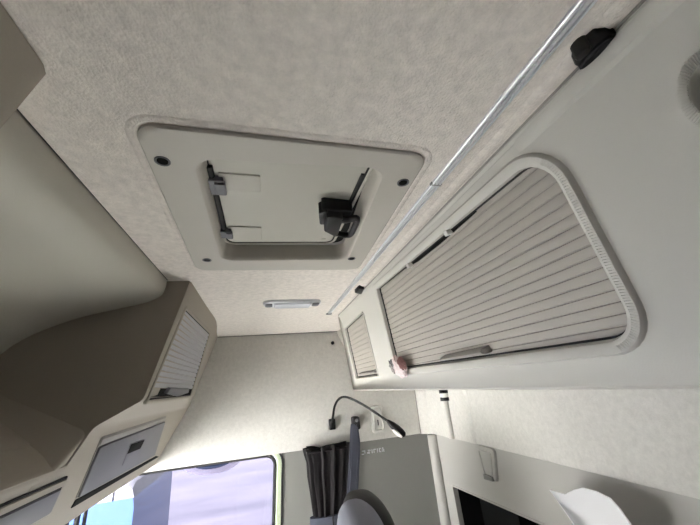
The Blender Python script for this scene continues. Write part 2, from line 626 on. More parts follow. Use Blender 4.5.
# ------------------------------------------------------------------ rear overhead locker
sb = pick(690, 389.3, 0, .575)
T0, B0 = Vector((.417, 0, ZC)), Vector((.575, 0, sb.z + .006))
LF = Plane(T0, (0, 1, 0), B0 - T0, (-1, 0, -.3))
LV = (B0 - T0).length
yt, yb = 1.842, 2.235
lock = thing('overhead_locker', 'long pale rear overhead locker with two roller shutters under the ceiling', 'locker', (.8, YMID, B0.z))
big = [LF.px(377, 289), LF.px(542.5, 150.5), LF.px(642, 338), LF.px(397, 370)]
small = [LF.px(345, 329), LF.px(363, 312), LF.px(378.5, 375.5), LF.px(356, 378.5)]
vent_c, vent_r = (722, 88), 45


def circle_px(P, c, rad, n=40):
    return [P.px(c[0] + rad * math.cos(2 * PI * k / n), c[1] + rad * math.sin(2 * PI * k / n)) for k in range(n)]


third = circle_px(LF, vent_c, 29)
third_out = circle_px(LF, vent_c, 45)
big_r, small_r = [.012, .055, .06, .015], [.012, .012, .018, .012]
bm = bm_new()
tl = .03
outer = [(YN, 0), (yt - .03, 0), (yt, .006), (yt + .03, .03), (yb, LV), (YN, LV)]
holed(bm, LF, outer, [rp(big, big_r, 8), rp(small, small_r, 6), third], -.014, 0)
# lower lip rolling under to the flat underside, and the underside itself
lip = [(B0.x + .0004, B0.z - .0003), (B0.x + .002, B0.z - .004), (B0.x + .008, B0.z - .006), (XR, B0.z - .006), (XR, B0.z + .006), (B0.x + .034, B0.z + .006), (B0.x + .02, B0.z + .012)]
loft(bm, [[(a, y, z) for a, z in lip] for y in (YN, yb)], True, True, True)
# end cheek towards the side wall
ck = [LF.at((yt - .01, 0), 0), LF.at((yt, .006), 0), LF.at((yt + .03, .03), 0), LF.at((yb, LV), 0), Vector((B0.x + .008, yb, B0.z - .006)), Vector((XR, yb + .15, B0.z - .006)), Vector((XR, yt + .1, ZC))]
bm.faces.new([bm.verts.new(p) for p in ck])
# top strip under the headliner
strip = [(.419, ZC), (.416, ZC - .001), (.416, ZC - .006), (.420, ZC - .012), (.430, ZC - .012)]
loft(bm, [[(a, y, z) for a, z in strip] for y in (YN, yt - .02)], True, True, True)
body = obj('body', bm, 'locker', lock, smooth=20)
bm = bm_new()
tube(bm, [(.4145, YN + .01, ZC - .001), (.4145, yt - .02, ZC - .001)], .0020, 8)
obj('seal', bm, 'pull', lock)
# folded lip of trim that peels away near the hook
bm = bm_new()
lv0 = .008
ys = [YN, .0, .13, .24, .30, .345, .36]
hs = [.009, .009, .009, .008, .005, .002, .0005]
loft(bm, [[LF.at((y, lv0), -.001), LF.at((y, lv0 + .001), hh * .8 + .001), LF.at((y, lv0 + .007), hh + .001), LF.at((y, lv0 + .020), hh * .8), LF.at((y, lv0 + .026), -.001)] for y, hh in zip(ys, hs)], True, True, True)
obj('edge_lip', bm, 'locker', lock)

# bezels
bm = bm_new()
ring(bm, LF, inset(big, -.024), [.03, .08, .085, .04], [(0, -.001), (.002, .005), (.006, .008), (.018, .007), (.024, .003), (.0255, -.012), (.024, -.013), (.01, -.004)], 8)
obj('bezel', bm, 'locker', lock)
bm = bm_new()
ring(bm, LF, inset(small, -.006), small_r, [(0, -.001), (.001, .004), (.004, .005), (.007, .002), (.0075, -.010), (.004, -.010)], 6)
obj('bezel', bm, 'locker', lock)
bm = bm_new()
def mixc(k):
    return [tuple(Vector(a).lerp(Vector(b), k)) for a, b in zip(third_out, third)]


vl = [(0, -.001), (.04, .004), (.10, .006), (.9, .005), (1, .001), (1.03, -.04), (.98, -.04), (.5, -.004)]
L1 = [[LF.at(q, hh) for q in mixc(k)] for k, hh in vl]
loft(bm, L1 + [L1[0]], True)
obj('bezel', bm, 'locker', lock)


def ribs(P, pts, rad, off, width, h0, h1, step, sel):
    """fine cross ribs moulded along part of a bezel"""
    path = rp(inset(pts, off), rad, 10)
    bm = bm_new()
    n = len(path)
    k = 0
    acc = 0
    for i in range(n):
        a, b = Vector(path[i]), Vector(path[(i + 1) % n])
        L = (b - a).length
        if L < 1e-6:
            continue
        d = (b - a) / L
        nn = Vector((-d.y, d.x))
        while acc < L:
            c = a + d * acc
            if sel(c):
                w = step * .3
                p4 = [c - d * w - nn * width / 2, c + d * w - nn * width / 2, c + d * w + nn * width / 2, c - d * w + nn * width / 2]
                p5 = [c - d * w * .4 - nn * width * .45, c + d * w * .4 - nn * width * .45, c + d * w * .4 + nn * width * .45, c - d * w * .4 + nn * width * .45]
                loft(bm, [[P.at(q, h0) for q in p4], [P.at(q, h1) for q in p5]], True, False, True)
            acc += step
        acc -= L
    return bm


mid = (big[1][0] + big[2][0]) / 2 + .03
bm = ribs(LF, big, [.03, .066, .072, .03], -.012, .011, .007, .0083, .0045, lambda c: c.x < mid + .03 and c.y > big[1][1] + .015)
obj('ribbed_band', bm, 'locker', lock)
bm = bm_new()
n = len(third)
for k in range(n * 2):
    i_, f_ = k // 2, (k % 2) * .5
    pa = [tuple(Vector(L[i_]).lerp(Vector(L[(i_ + 1) % n]), f_)) for L in (mixc(.15), mixc(.85))]
    pb = [tuple(Vector(L[i_]).lerp(Vector(L[(i_ + 1) % n]), f_ + .2)) for L in (mixc(.15), mixc(.85))]
    q4 = [pa[0], pb[0], pb[1], pa[1]]
    loft(bm, [[LF.at(q, .004) for q in q4], [LF.at(q, .0075) for q in q4]], True, False, True)
obj('ribbed_band', bm, 'locker', lock)
# shutters
bm = bm_new()
slats(bm, LF, min(p[0] for p in big) - .02, max(p[0] for p in big) + .02, big[0][1] - .01, big[2][1] + .02, 19, -.014, .0022)
sh = obj('shutter', bm, 'slat', lock)
bm = bm_new()
hA, hB = LF.px(440.5, 360), LF.px(487, 351)
hv = (hA[1] + hB[1]) / 2
prh = [(-.012, -.018), (-.009, .008), (-.004, .014), (.002, .013), (.006, .002), (.006, -.018)]
us = [hB[0], hB[0] + .006, hA[0] - .02, hA[0]]
loft(bm, [[LF.at((u, hv + v * sc), hh if 0 < i < 3 else min(hh, -.004)) for v, hh in prh] for i, (u, sc) in enumerate(zip(us, (1, 1, .8, .5)))], True, True, True)
obj('handle', bm, 'pull', sh)
bm = bm_new()
slats(bm, LF, min(p[0] for p in small) - .02, max(p[0] for p in small) + .02, small[0][1] - .02, small[2][1] + .02, 14, -.014, .0022)
sh2 = obj('shutter', bm, 'slat', lock)
bm = bm_new()
a, b = LF.px(360, 375), LF.px(375, 371.5)
v0 = (a[1] + b[1]) / 2
loft(bm, [[LF.at((u, v0 + v * .7), hh * .6 - .004) for v, hh in prh] for u in (b[0], a[0])], True, True, True)
obj('handle', bm, 'pull', sh2)
# black plate painting the shade of the gap at the top of the big shutter, with its two white catches
bm = bm_new()
LG = Plane(T0 + LF.n * -.0115, (0, 1, 0), B0 - T0, (-1, 0, -.3))
g = [LG.px(403, 270), LG.px(420, 252), LG.px(474, 207), LG.px(476, 212), LG.px(466, 221), LG.px(440, 244), LG.px(418, 261.5)]
prism(bm, LG, g, -.006, .0)
obj('shutter_gap_shade', bm, 'darkgap', lock)
for x, y in ((408, 265), (446, 232)):
    c = LF.px(x, y)
    bm = bm_new()
    plate(bm, LF, [(c[0] - .008, c[1] - .012), (c[0] + .008, c[1] - .012), (c[0] + .008, c[1] + .010), (c[0] - .008, c[1] + .010)], .002, -.014, .004, .002)
    obj('catch', bm, 'white', lock)
# black rings painting the shadow line at the far and lower sides of the shutter openings
for pts, rr in ((big, big_r), (small, small_r)):
    bm = bm_new()
    ring(bm, LF, inset(pts, -.003), rr, [(0, -.016), (0, -.010), (.0075, -.010), (.0075, -.016)], 8)
    obj('dark_gap_ring', bm, 'rubber', lock)
# dark cup inside the round ribbed vent
bm = bm_new()
loft(bm, [[LF.at(q, -.015) for q in mixc(.9)], [LF.at(q, -.12) for q in mixc(.9)]], True, False, True)
obj('vent_cup', bm, 'darkgap', lock)

# pink wrapper stuck in the shutter corner
cw = LF.px(404, 364)
wr_ = thing('candy_wrapper', 'crumpled pink and clear wrapper tucked in the lower corner of the rear shutter', 'wrapper', LF.at(cw, .006))
def crumple(c, ru, rv, hh, seed, rough):
    rnd = random.Random(seed)
    bm = bm_new()
    bmesh.ops.create_icosphere(bm, subdivisions=3, radius=1)
    for v in bm.verts:
        d = v.co.copy()
        tp = 1 - .75 * max(0, -d.y) ** .7
        k = 1 + rnd.uniform(-rough, rough)
        v.co = LF.at((c[0] + d.x * ru * tp * k, c[1] + d.y * rv * k), hh + d.z * .016 * k)
    return bm
obj('wrapper', crumple(cw, .056, .044, .024, 3, .2), 'wrap', wr_, smooth=10)
c2 = LF.px(408, 360)
obj('printed_fold', crumple(c2, .006, .024, .030, 5, .2), 'wrapred', wr_, smooth=10)
c3 = LF.px(399, 364)
obj('clear_end', crumple(c3, .022, .030, .026, 8, .25), 'film', wr_, smooth=10)

# ------------------------------------------------------------------ hooks in the seam
cq = Plane((0, 0, ZC - .002), (1, 0, 0), (0, 1, 0), (0, 0, -1))
hk = thing('hook', 'black plastic hook in the seam above the rear locker, nearest the camera', 'hook', (.4, .19, ZC - .04))
bm = bm_new()
pts = [cq.px(571, 56), cq.px(573, 49), cq.px(583, 39), cq.px(594, 28.5), cq.px(604, 26), cq.px(616, 30), cq.px(602, 48), cq.px(584, 66), cq.px(574, 63)]
pts = [(p[0], p[1]) for p in pts]
plate(bm, cq, pts, .004, -.004, .008, .004, 4)
body_ = obj('body', bm, 'black', hk)
c = cq.px(592, 48)
bm = bm_new()
ov = [(c[0] + .007 * math.cos(a) , c[1] + .022 * math.sin(a)) for a in [2 * PI * k / 16 for k in range(16)]]
ring(bm, Plane((0, 0, ZC - .0095), (1, 0, 0), (0, 1, 0), (0, 0, -1)), ov, .0005, [(0, -.002), (0, .004), (.002, .006), (.004, .003), (.004, -.002)], 1)
obj('finger_ring', bm, 'seatblack', body_)
bm = bm_new()
c = cq.px(578.5, 44)
plate(bm, cq, [(c[0] + .007 * math.cos(k * PI / 6), c[1] + .010 * math.sin(k * PI / 6)) for k in range(12)], .001, -.002, .02, .004, 1)
obj('button', bm, 'black', hk)
bm = bm_new()
pts = [cq.px(354.5, 290), cq.px(359, 285.5), cq.px(364, 286), cq.px(361, 292)]
plate(bm, cq, pts, .004, -.003, .014, .004, 4)
tag(obj('hook', bm, 'black'), 'small black hook in the seam by the far end of the rear locker', 'hook')
bm = bm_new()
c = FAR.px(332.5, 343)
circ = [(c[0] + .013 * math.cos(k * PI / 8), c[1] + .013 * math.sin(k * PI / 8)) for k in range(16)]
plate(bm, FAR, circ, .001, -.003, .012, .005, 1)
tag(obj('screw_cap', bm, 'black'), 'round black screw cap high on the felt side wall', 'screw cap')

# ------------------------------------------------------------------ front dome cover
DP = [(-.328, ZC), (-.331, .350), (-.343, .325), (-.386, .304), (-.456, .287), (-.56, .261), (-.654, .222), (-.707, .187), (-.740, .155), (-.80, .120), (-1.0, .09)]
dome = thing('overhead_cover', 'smooth bulging grey-beige cover above the front console', 'cover', (-.5, YMID, .12))
bm = bm_new()
sp = spline([(a, 0, b) for a, b in DP], 6)
back = [Vector((-1.06, 0, .09)), Vector((-1.06, 0, .44)), Vector((-.335, 0, .44))]
y0, y1 = .353, 1.153
loft(bm, [[(p.x, y, p.z) for p in sp + back] for y in (y0, y1)], True, True, True)
obj('cover', bm, 'dome', dome)
bm = bm_new()
loft(bm, [[(-.3238, y, z) for z in (ZC + .002, .43)] + [(-.3275, y, z) for z in (.43, ZC + .002)] for y in (y0, y1)], True, True, True)
obj('seal', bm, 'rubber', dome)

# ------------------------------------------------------------------ front overhead console
A, B, Cc, D = (-.257, ZC), (-.354, .006), (-.470, -.055), (-.628, -.353)
ABP = Plane((A[0], 0, A[1]), (0, 1, 0), (B[0] - A[0], 0, B[1] - A[1]), (1, 0, -.3))
CDP = Plane((Cc[0], 0, Cc[1]), (0, 1, 0), (D[0] - Cc[0], 0, D[1] - Cc[1]), (1, 0, -.5))
MU = (-.560, -.150)
MDP = Plane((MU[0], 0, MU[1]), (0, 1, 0), (D[0] - MU[0], 0, D[1] - MU[1]), (1, 0, -.5))
con = thing('overhead_console', 'beige front overhead console with drawers along its lower face', 'console', (-.9, YMID, -.353))
yE0, yE1 = .349, 1.157


def mir(y):
    return 2 * YMID - y


# middle: lower face, flap area, cove up to the cover
bm = bm_new()
midp = [(D[0], D[1]), (-.5233, -.156)] + [(p.x, p.z) for p in spline([(-.519, 0, -.148), (-.523, 0, -.136), (-.575, 0, -.09), (-.65, 0, -.045), (-.76, 0, 0), (-.90, 0, .025), (-1.1, 0, .04)], 5)] + [(-1.40, .05), (-1.40, -.353)]
loft(bm, [[(a, y, b) for a, b in midp] for y in (yE0 - .02, yE1 + .02)], True, True, True)
obj('body', bm, 'console', con)
ends = []
for side in (0, 1):
    my = (lambda y: y) if side == 0 else mir
    bm = bm_new()
    secs = []
    for y, dA, dB, dBz, dC in ((yE1, .0, 0, 0, 0), (yE1 + .012, .004, .003, 0, 0), (1.5, 0, 0, 0, 0), (1.78, 0, -.004, 0, 0), (1.86, -.004, -.010, -.003, 0), (2.0, -.018, -.03, -.01, 0), (2.2, -.045, -.075, -.03, 0), (YF, -.066, -.108, -.046, 0)):
        a = (A[0] + dA, A[1])
        b = (B[0] + dB, B[1] + dBz)
        c = (Cc[0] + dC, Cc[1])
        rr = rp([(-1.40, ZC), a, b, c, D, (-1.40, D[1])], [.001, .003, .03, .05, .008, .001], 6)
        secs.append([(p[0], my(y), p[1]) for p in rr])
    loft(bm, secs, True, True, True)
    secs = []
    for k in range(13):
        q_ = k / 12
        w_ = q_ ** 3
        px_, pz_ = -.519 + (Cc[0] - .012 + .519) * w_, -.150 + (Cc[1] - .010 + .150) * w_
        y = yE1 - .12 * (1 - q_)
        secs.append([(p[0], my(y), p[1]) for p in rp([(-1.38, -.340), (-1.38, pz_ + .17), (-.76, pz_ + .143), (px_, pz_), (D[0], D[1] + .0005)], [.001, .001, .05, .02, .001], 5)])
    loft(bm, secs, True, True, True)
    e = obj('end_locker', bm, 'console', con, smooth=40)
    ends.append(e)
    # shutter set in the end locker
    so = [ABP.px(184.5, 308.5), ABP.px(209, 333), ABP.px(189.5, 396), ABP.px(146, 401)]
    so = [(my(u), v) for u, v in so]
    bm = bm_new()
    ring(bm, ABP, inset(so, -.012), .02, [(0, -.004), (.002, .005), (.006, .0075), (.012, .0075), (.0150, .005), (.0150, -.004)], 6)
    obj('shutter_bezel', bm, 'console', e)
    bm = bm_new()
    ring(bm, ABP, inset(so, -.003), .01, [(0, -.003), (0, .0035), (.010, .0035), (.010, -.003)], 6)
    obj('dark_gap_ring', bm, 'rubber', e)  # black ring darkening the gap round the slats
    # slats follow the opening, row by row
    bm = bm_new()
    vv0, vv1 = min(p[1] for p in so), max(p[1] for p in so)
    vb = vv1 - .040
    nr = 15

    def span(v):
        xs = []
        for i in range(4):
            p, q_ = so[i], so[(i + 1) % 4]
            if (p[1] - v) * (q_[1] - v) < 0:
                xs.append(p[0] + (q_[0] - p[0]) * (v - p[1]) / (q_[1] - p[1]))
        return (min(xs), max(xs)) if len(xs) == 2 else None
    for i in range(nr):
        va, vc = vv0 + .003 + (vb - vv0) * i / nr, vv0 + .003 + (vb - vv0) * (i + 1) / nr
        s0, s1 = span(va + 1e-5), span(vc - .0005)
        s0, s1 = (s0[0] - .010, s0[1] + .010) if s0 else s0, (s1[0] - .010, s1[1] + .010) if s1 else s1
        if not s0 or not s1:
            continue
        k = (vc - va)
        loft(bm, [[ABP.at((s[0], v), -.002), ABP.at((s[0], v), hh), ABP.at((s[1], v), hh), ABP.at((s[1], v), -.002)] for s, v, hh in ((s0, va, .0005), (s0, va + k * .1, .003), (s1, vc - k * .25, .0038), (s1, vc - k * .05, .0005))], True, True, True)
    s_ = obj('shutter', bm, 'slat_front', e)
    bm = bm_new()
    s0, s1 = span(vb + .002), span(vv1 - .012)
    prism(bm, ABP, [(s0[0], vb + .002), (s0[1], vb + .002), (s1[1] , vv1 - .012), (s1[0], vv1 - .012)], -.002, .002)
    obj('pull_recess_shade', bm, 'darkgap', s_)  # flat black plate, paints the shade behind the pull
    bm = bm_new()
    w = s0[1] - s0[0]
    hp = [(s0[0] + w * .28, vb - .002), (s0[0] + w * .80, vb - .002), (s0[0] + w * .82, vb + .018), (s0[0] + w * .55, vb + .030), (s0[0] + w * .24, vb + .018)]
    plate(bm, ABP, hp, .003, 0, .014, .004)
    obj('handle', bm, 'metalgrey', s_)
    # silver cubby door in the lower face
    cu = [CDP.px(101, 437.5), CDP.px(165.5, 416.5), CDP.px(153.5, 455), CDP.px(75.5, 498)]
    cu = [(my(u), v) for u, v in cu]
    bm = bm_new()
    plate(bm, CDP, inset(cu, -.001), .006, -.004, .003, .001)
    rec = obj('door_surround', bm, 'pull', e)
    tp = [(cu[0][0], cu[0][1]), (cu[1][0], cu[1][1]), tuple(Vector(cu[1]) + (Vector(cu[2]) - Vector(cu[1])) * .10), tuple(Vector(cu[0]) + (Vector(cu[3]) - Vector(cu[0])) * .13)]
    bm = bm_new()
    plate(bm, CDP, inset(tp, .003), .002, .002, .006, .001)
    obj('top_rail', bm, 'pull', rec)
    dr = [tp[3], tp[2], cu[2], cu[3]]
    bm = bm_new()
    plate(bm, CDP, inset(dr, .003), .004, .002, .010, .003)
    door = obj('cubby_door', bm, 'metalgrey', e)
    lt = [CDP.px(128, 442.5), CDP.px(142, 438.5), CDP.px(132.6, 457.5), CDP.px(119.5, 464.5)]
    lt = [(my(u), v) for u, v in lt]
    bm = bm_new()
    plate(bm, CDP, lt, .004, .008, .0125, .001)
    obj('latch', bm, 'metalgrey', door)
    k = .48
    l2 = [lt[0], lt[1], tuple(Vector(lt[1]).lerp(Vector(lt[2]), k)), tuple(Vector(lt[0]).lerp(Vector(lt[3]), k))]
    bm = bm_new()
    plate(bm, CDP, inset(l2, .002), .003, .010, .014, .0005)
    obj('latch_recess', bm, 'darkgap', door)
    sl = [CDP.px(75, 500), CDP.px(156, 456), CDP.px(158.5, 456.5), CDP.px(70.5, 508)]
    sl = [(my(u), v) for u, v in sl]
    bm = bm_new()
    prism(bm, CDP, sl, -.004, .003)
    obj('slot', bm, 'darkgap', e)  # flat black strip, paints the shade of a slot
# flap in the upper middle and the drawer in the lower middle
FLP = Plane((-.523, 0, -.136), (0, 1, 0), (-.127, 0, .091), (.5, 0, 1))
f0 = FLP.px(57.5, 441)
bm = bm_new()
fl = [(yE0 + .05, f0[1]), (f0[0], f0[1]), (f0[0], f0[1] + .15), (yE0 + .05, f0[1] + .15)]
plate(bm, FLP, inset(fl, -.004), .02, -.006, .003, .001)
fg = obj('flap_gap', bm, 'darkgap', con)
bm = bm_new()
plate(bm, FLP, fl, .018, -.004, .009, .005)
obj('flap', bm, 'console', con)
d0 = [CDP.px(-120, 545), CDP.px(66, 477), CDP.px(48, 514), CDP.px(-130, 600)]
d0[0] = (d0[0][0], d0[1][1])
d0[3] = (d0[3][0], d0[2][1])
bm = bm_new()
plate(bm, CDP, inset(d0, -.003), .006, -.004, .004, .001)
obj('drawer_gap', bm, 'rubber', con)
bm = bm_new()
plate(bm, CDP, inset(d0, .002), .005, -.002, .008, .002)
drw = obj('drawer', bm, 'console', con)
bm = bm_new()
d1 = inset(d0, .012)
d1 = [(d1[0][0], d1[0][1] + .012), (d1[1][0], d1[1][1] + .012), d1[2], d1[3]]
plate(bm, CDP, inset(d1, -.004), .004, .006, .0085, .0005)
obj('front_gap', bm, 'rubber', drw)
bm = bm_new()
plate(bm, CDP, d1, .006, .007, .012, .002)
obj('front_plate', bm, 'metalgrey', drw)

# ------------------------------------------------------------------ things on the side wall
# gooseneck reading lamp
bpx = FAR.px(331.5, 424)
gl = thing('reading_lamp', 'thin black gooseneck reading lamp arching across the felt side wall', 'reading lamp', (bpx[0], YF, bpx[1]))
bm = bm_new()
box(bm, (bpx[0] - .020, YF - .034, bpx[1] - .033), (bpx[0] + .022, YF + .002, bpx[1] + .033), .005)
gb = obj('base', bm, 'black', gl)
bm = bm_new()
box(bm, (bpx[0] - .010, YF - .040, bpx[1] - .018), (bpx[0] + .004, YF - .030, bpx[1] + .018), .003)
obj('rocker_switch', bm, 'rubber', gb)
st = [pick(331.5, 424, 1, YF - .03), pick(333, 416, 1, 2.34), pick(334.5, 407, 1, 2.32), pick(338, 400, 1, 2.30), pick(344, 397, 1, 2.28), pick(354, 400, 1, 2.25), pick(370, 409, 1, 2.2), pick(388, 421.5, 1, 2.15)]
bm = bm_new()
tube(bm, spline(st, 7), .0078, 10)
obj('stalk', bm, 'black', gl)
bm = bm_new()
ha, hb = pick(387, 420.5, 1, 2.15), pick(405, 436, 1, 2.12)
ax = hb - ha
tube(bm, [ha + ax * k for k in (0, .08, .3, .55, .8, .95, 1)], [.008, .013, .021, .025, .024, .018, .008], 16)
gh = obj('lamp_head', bm, 'black', gl)
bm = bm_new()
dn = Vector((-.12, -.45, -.85))
dn = (dn - ax.normalized() * dn.dot(ax.normalized())).normalized()
sd = ax.normalized().cross(dn)
cen = ha + ax * .62 + dn * .0185
loft(bm, [[cen + ax * (.04 + .26 * r * math.cos(a)) + sd * (.014 * r * math.sin(a)) + dn * hh for a in [2 * PI * k / 18 for k in range(18)]] for r, hh in ((1, -.006), (1, .006), (.85, .009))], True, True, True)
obj('lens', bm, 'white', gh)

# moulded boss
bc = FAR.px(377, 418)
boss = thing('wall_boss', 'pale moulded oblong boss with a small slot beside the gooseneck lamp', 'wall fitting', (bc[0], YF, bc[1] - .095))
q = [(bc[0] - .052, bc[1] - .095), (bc[0] + .052, bc[1] - .095), (bc[0] + .046, bc[1] + .085), (bc[0] - .046, bc[1] + .085)]
bm = bm_new()
plate(bm, FAR, q, .03, -.002, .022, .014)
obj('plate', bm, 'wallfab', boss)
bm = bm_new()
ring(bm, FAR, inset(q, .012), .022, [(0, .014), (.003, .028), (.008, .030), (.013, .016)], 6)
obj('rim', bm, 'wallfab', boss)
bm = bm_new()
sc_ = FAR.px(377, 422)
plate(bm, FAR, [(sc_[0] - .004, sc_[1] - .02), (sc_[0] + .004, sc_[1] - .02), (sc_[0] + .004, sc_[1] + .016), (sc_[0] - .004, sc_[1] + .016)], .003, .004, .0235, .0005)
obj('slot', bm, 'black', boss)

# seat belt
bt = FAR.px(354, 420)
belt = thing('seat_belt', 'dark blue-grey seat belt hanging from the side wall in front of the black curtain', 'seat belt', (bt[0], YF - .05, -.75))
bm = bm_new()
box(bm, (bt[0] - .024, YF - .072, bt[1] - .055), (bt[0] + .026, YF + .002, bt[1] + .025), .012)
an = obj('anchor', bm, 'black', belt)
bm = bm_new()
plate(bm, Plane((0, YF - .072, 0), (1, 0, 0), (0, 0, 1), (0, -1, 0)), [(bt[0] + .011 * math.cos(k * PI / 6), bt[1] + .003 + .011 * math.sin(k * PI / 6)) for k in range(12)], .001, -.004, .004, .002, 1)
obj('bolt', bm, 'steel', an)
path = [(354.2, 424, 2.345, 6.5), (354.5, 431, 2.33, 8.5), (355, 440, 2.30, 10), (355, 452, 2.27, 10.5), (354, 468, 2.24, 10.5), (353, 485, 2.20, 11), (352, 505, 2.15, 11), (350, 540, 2.08, 11)]
L1 = []
for x, y, yy, w in path:
    a, b = pick(x - w / 2, y, 1, yy), pick(x + w / 2, y, 1, yy)
    m_ = (a + b) / 2 + Vector((0, -.006, 0))
    L1.append([a, m_, b, b + Vector((0, .006, 0)), m_ + Vector((0, .007, 0)), a + Vector((0, .006, 0))])
bm = bm_new()
loft(bm, L1, True, True, True)
obj('webbing', bm, 'belt', belt)
bm = bm_new()
a = [(p[0] * .78 + p[2] * .22) + Vector((0, -.004, 0)) for p in L1]
tube(bm, a, .003, 6)
a = [(p[0] * .22 + p[2] * .78) + Vector((0, -.004, 0)) for p in L1]
tube(bm, a, .003, 6)
obj('woven_edge', bm, 'belt', belt)

# bunched curtain
cur = thing('curtain', 'bunched black pleated curtain tied back beside the side window', 'curtain', (.40, YF - .07, -1.2))
rows = [(446, 304, 350), (452, 305, 350), (460, 307.5, 350), (475, 308.5, 348), (490, 311, 347), (505, 313, 345), (519, 315, 342), (527, 314, 344), (545, 309, 352), (580, 300, 360)]
L1 = []
NP = 150
for ri, (y, xa, xb) in enumerate(rows):
    pa, pb = pick(xa, y, 1, 2.368), pick(xb, y, 1, 2.368)
    cx, rx, cz = (pa.x + pb.x) / 2, (pb.x - pa.x) / 2, (pa.z + pb.z) / 2
    lp_ = []
    for k in range(NP):
        a = 2 * PI * k / NP
        f = 1 + .30 * math.sin(13 * a + .5 * math.sin(ri * .5)) +   .12 * math.sin(23 * a + ri * .25)
        ry = .034
        lp_.append((cx + rx * .93 * math.cos(a) * (1 + .4 * (f - 1)), 2.368 + ry * f * math.sin(a), cz + .012 * math.sin(3 * a)))
    L1.append(lp_)
bm = bm_new()
loft(bm, L1, True, True, True)
obj('cloth', bm, 'curtain', cur, smooth=60)
bm = bm_new()
pa, pb = pick(311, 521, 1, 2.368), pick(345, 521, 1, 2.368)
cx, rx = (pa.x + pb.x) / 2, (pb.x - pa.x) / 2
loft(bm, [[(cx + (rx + e) * math.cos(a), 2.368 + (.038 + e) * math.sin(a), z) for a in [2 * PI * k / 40 for k in range(40)]] for z, e in ((pa.z + .018, 0), (pa.z + .016, .006), (pa.z - .03, .006), (pa.z - .032, 0))], True, True, True)
obj('tie_band', bm, 'belt', cur)
bm = bm_new()
a, b = pick(306, 444.5, 1, 2.35), pick(346, 441, 1, 2.35)
box(bm, (a.x, 2.33, ZS - .014), (b.x, YF + .014, ZS - .001), .003)
obj('curtain_track', bm, 'black', cur)

# embossed silver mark on the side trim
bm = bm_new()
EM = Plane((0, YF + .014, 0), (1, 0, 0), (0, 0, 1), (0, -1, 0))
u0, v0 = EM.px(361.5, 452.5)
u1, v1 = EM.px(384, 449.5)
W, Hh = u1 - u0, .034
v0 = (v0 + v1) / 2 - Hh / 2
strokes = [(.0, .1, .10, .28), (.02, .62, .15, .85), (.12, .3, .16, .85), (.24, .15, .36, .45), (.28, .55, .40, .85), (.44, .15, .48, .85), (.53, .15, .56, .85), (.52, .68, .64, .85), (.68, .15, .72, .85), (.77, .15, .81, .85), (.79, .68, .86, .85), (.79, .12, .86, .28), (.90, .12, .93, .6), (.91, .66, .97, .88), (.96, .12, 1.0, .6)]
for a, b, c, d in strokes:
    plate(bm, EM, [(u0 + a * W, v0 + b * Hh), (u0 + c * W, v0 + b * Hh), (u0 + c * W, v0 + d * Hh), (u0 + a * W, v0 + d * Hh)], .001, -.002, .005, .001, 2)
tag(obj('emblem', bm, 'chrome'), 'tiny silver lettering mark on the grey side trim beside the seat belt', 'emblem')

# ------------------------------------------------------------------ driver seat
sy = 1.62
sc0 = pick(371, 525, 1, sy)
seat = thing('cab_seat', 'grey and black cab seat whose headrest rises at the bottom edge of the view', 'seat', (sc0.x - .25, sy, ZFL))


def pillow(bm, c, hx_, hy_, hz_, e=3.0, n=24, lean=0.0):
    loops = []
    for i in range(n + 1):
        ph = -PI / 2 + PI * i / n
        cz = math.copysign(abs(math.sin(ph)) ** (2 / e), math.sin(ph))
        cr_ = max(abs(math.cos(ph)) ** (2 / e), 1e-4)
        loops.append([(c[0] + hx_ * cr_ * math.copysign(abs(math.cos(a)) ** (2 / e), math.cos(a)) + lean * cz * hz_,
                       c[1] + hy_ * cr_ * math.copysign(abs(math.sin(a)) ** (2 / e), math.sin(a)), c[2] + hz_ * cz) for a in [2 * PI * k / 32 for k in range(32)]])
    loft(bm, loops, True, True, True)


top = pick(362, 507, 1, sy - .1)
hc = (top.x + .06, sy + .08, top.z - .20)
bm = bm_new()
pillow(bm, (hc[0] + .018, hc[1], hc[2]), .108, .20, .20, 2.6, lean=-.15)
hr = obj('headrest', bm, 'seatblack', seat)
bm = bm_new()
pillow(bm, (hc[0] - .042, hc[1] - .10, hc[2] + .016), .100, .17, .182, 2.5, lean=-.12)
obj('headrest_side', bm, 'seatside', hr)
bm = bm_new()
pillow(bm, (hc[0] + .03, sy + .08, hc[2] - .66), .12, .30, .50, 4, lean=.1)
obj('backrest', bm, 'seatbounce', seat)
bm = bm_new()
pillow(bm, (hc[0] - .42, sy + .12, hc[2] - 1.14), .42, .40, .12, 5)
obj('cushion', bm, 'seatbounce', seat)  # unseen cushion, enlarged and lightened to bounce sun upwards
bm = bm_new()
box(bm, (hc[0] - .55, sy - .15, ZFL), (hc[0] - .1, sy + .30, hc[2] - 1.28), .03)
obj('pedestal', bm, 'black', seat)

# ------------------------------------------------------------------ rear wall fittings
fc = pick(444.5, 397, 0, 1.145)
post = thing('support_post', 'short pale post with two black bands under the far end of the rear locker', 'post', (1.135, fc.y, ZS))
cx, cy = 1.146, fc.y
bm = bm_new()
tube(bm, [(cx, cy, ZS + .003), (cx, cy, -.03), (cx, cy, -.002)], .017, 16)
obj('tube', bm, 'wallfab', post)
zb = pick(444.5, 399, 0, cx).z
for z in (pick(444.5, 391.5, 0, cx).z, zb):
    bm = bm_new()
    tube(bm, [(cx, cy, z - .010), (cx, cy, z + .010)], .031, 16)
    obj('band', bm, 'black', post)
bm = bm_new()
tube(bm, [(cx, cy, zb + .012), (cx, cy, zb + .05)], .027, 16)
obj('sleeve', bm, 'white', post)

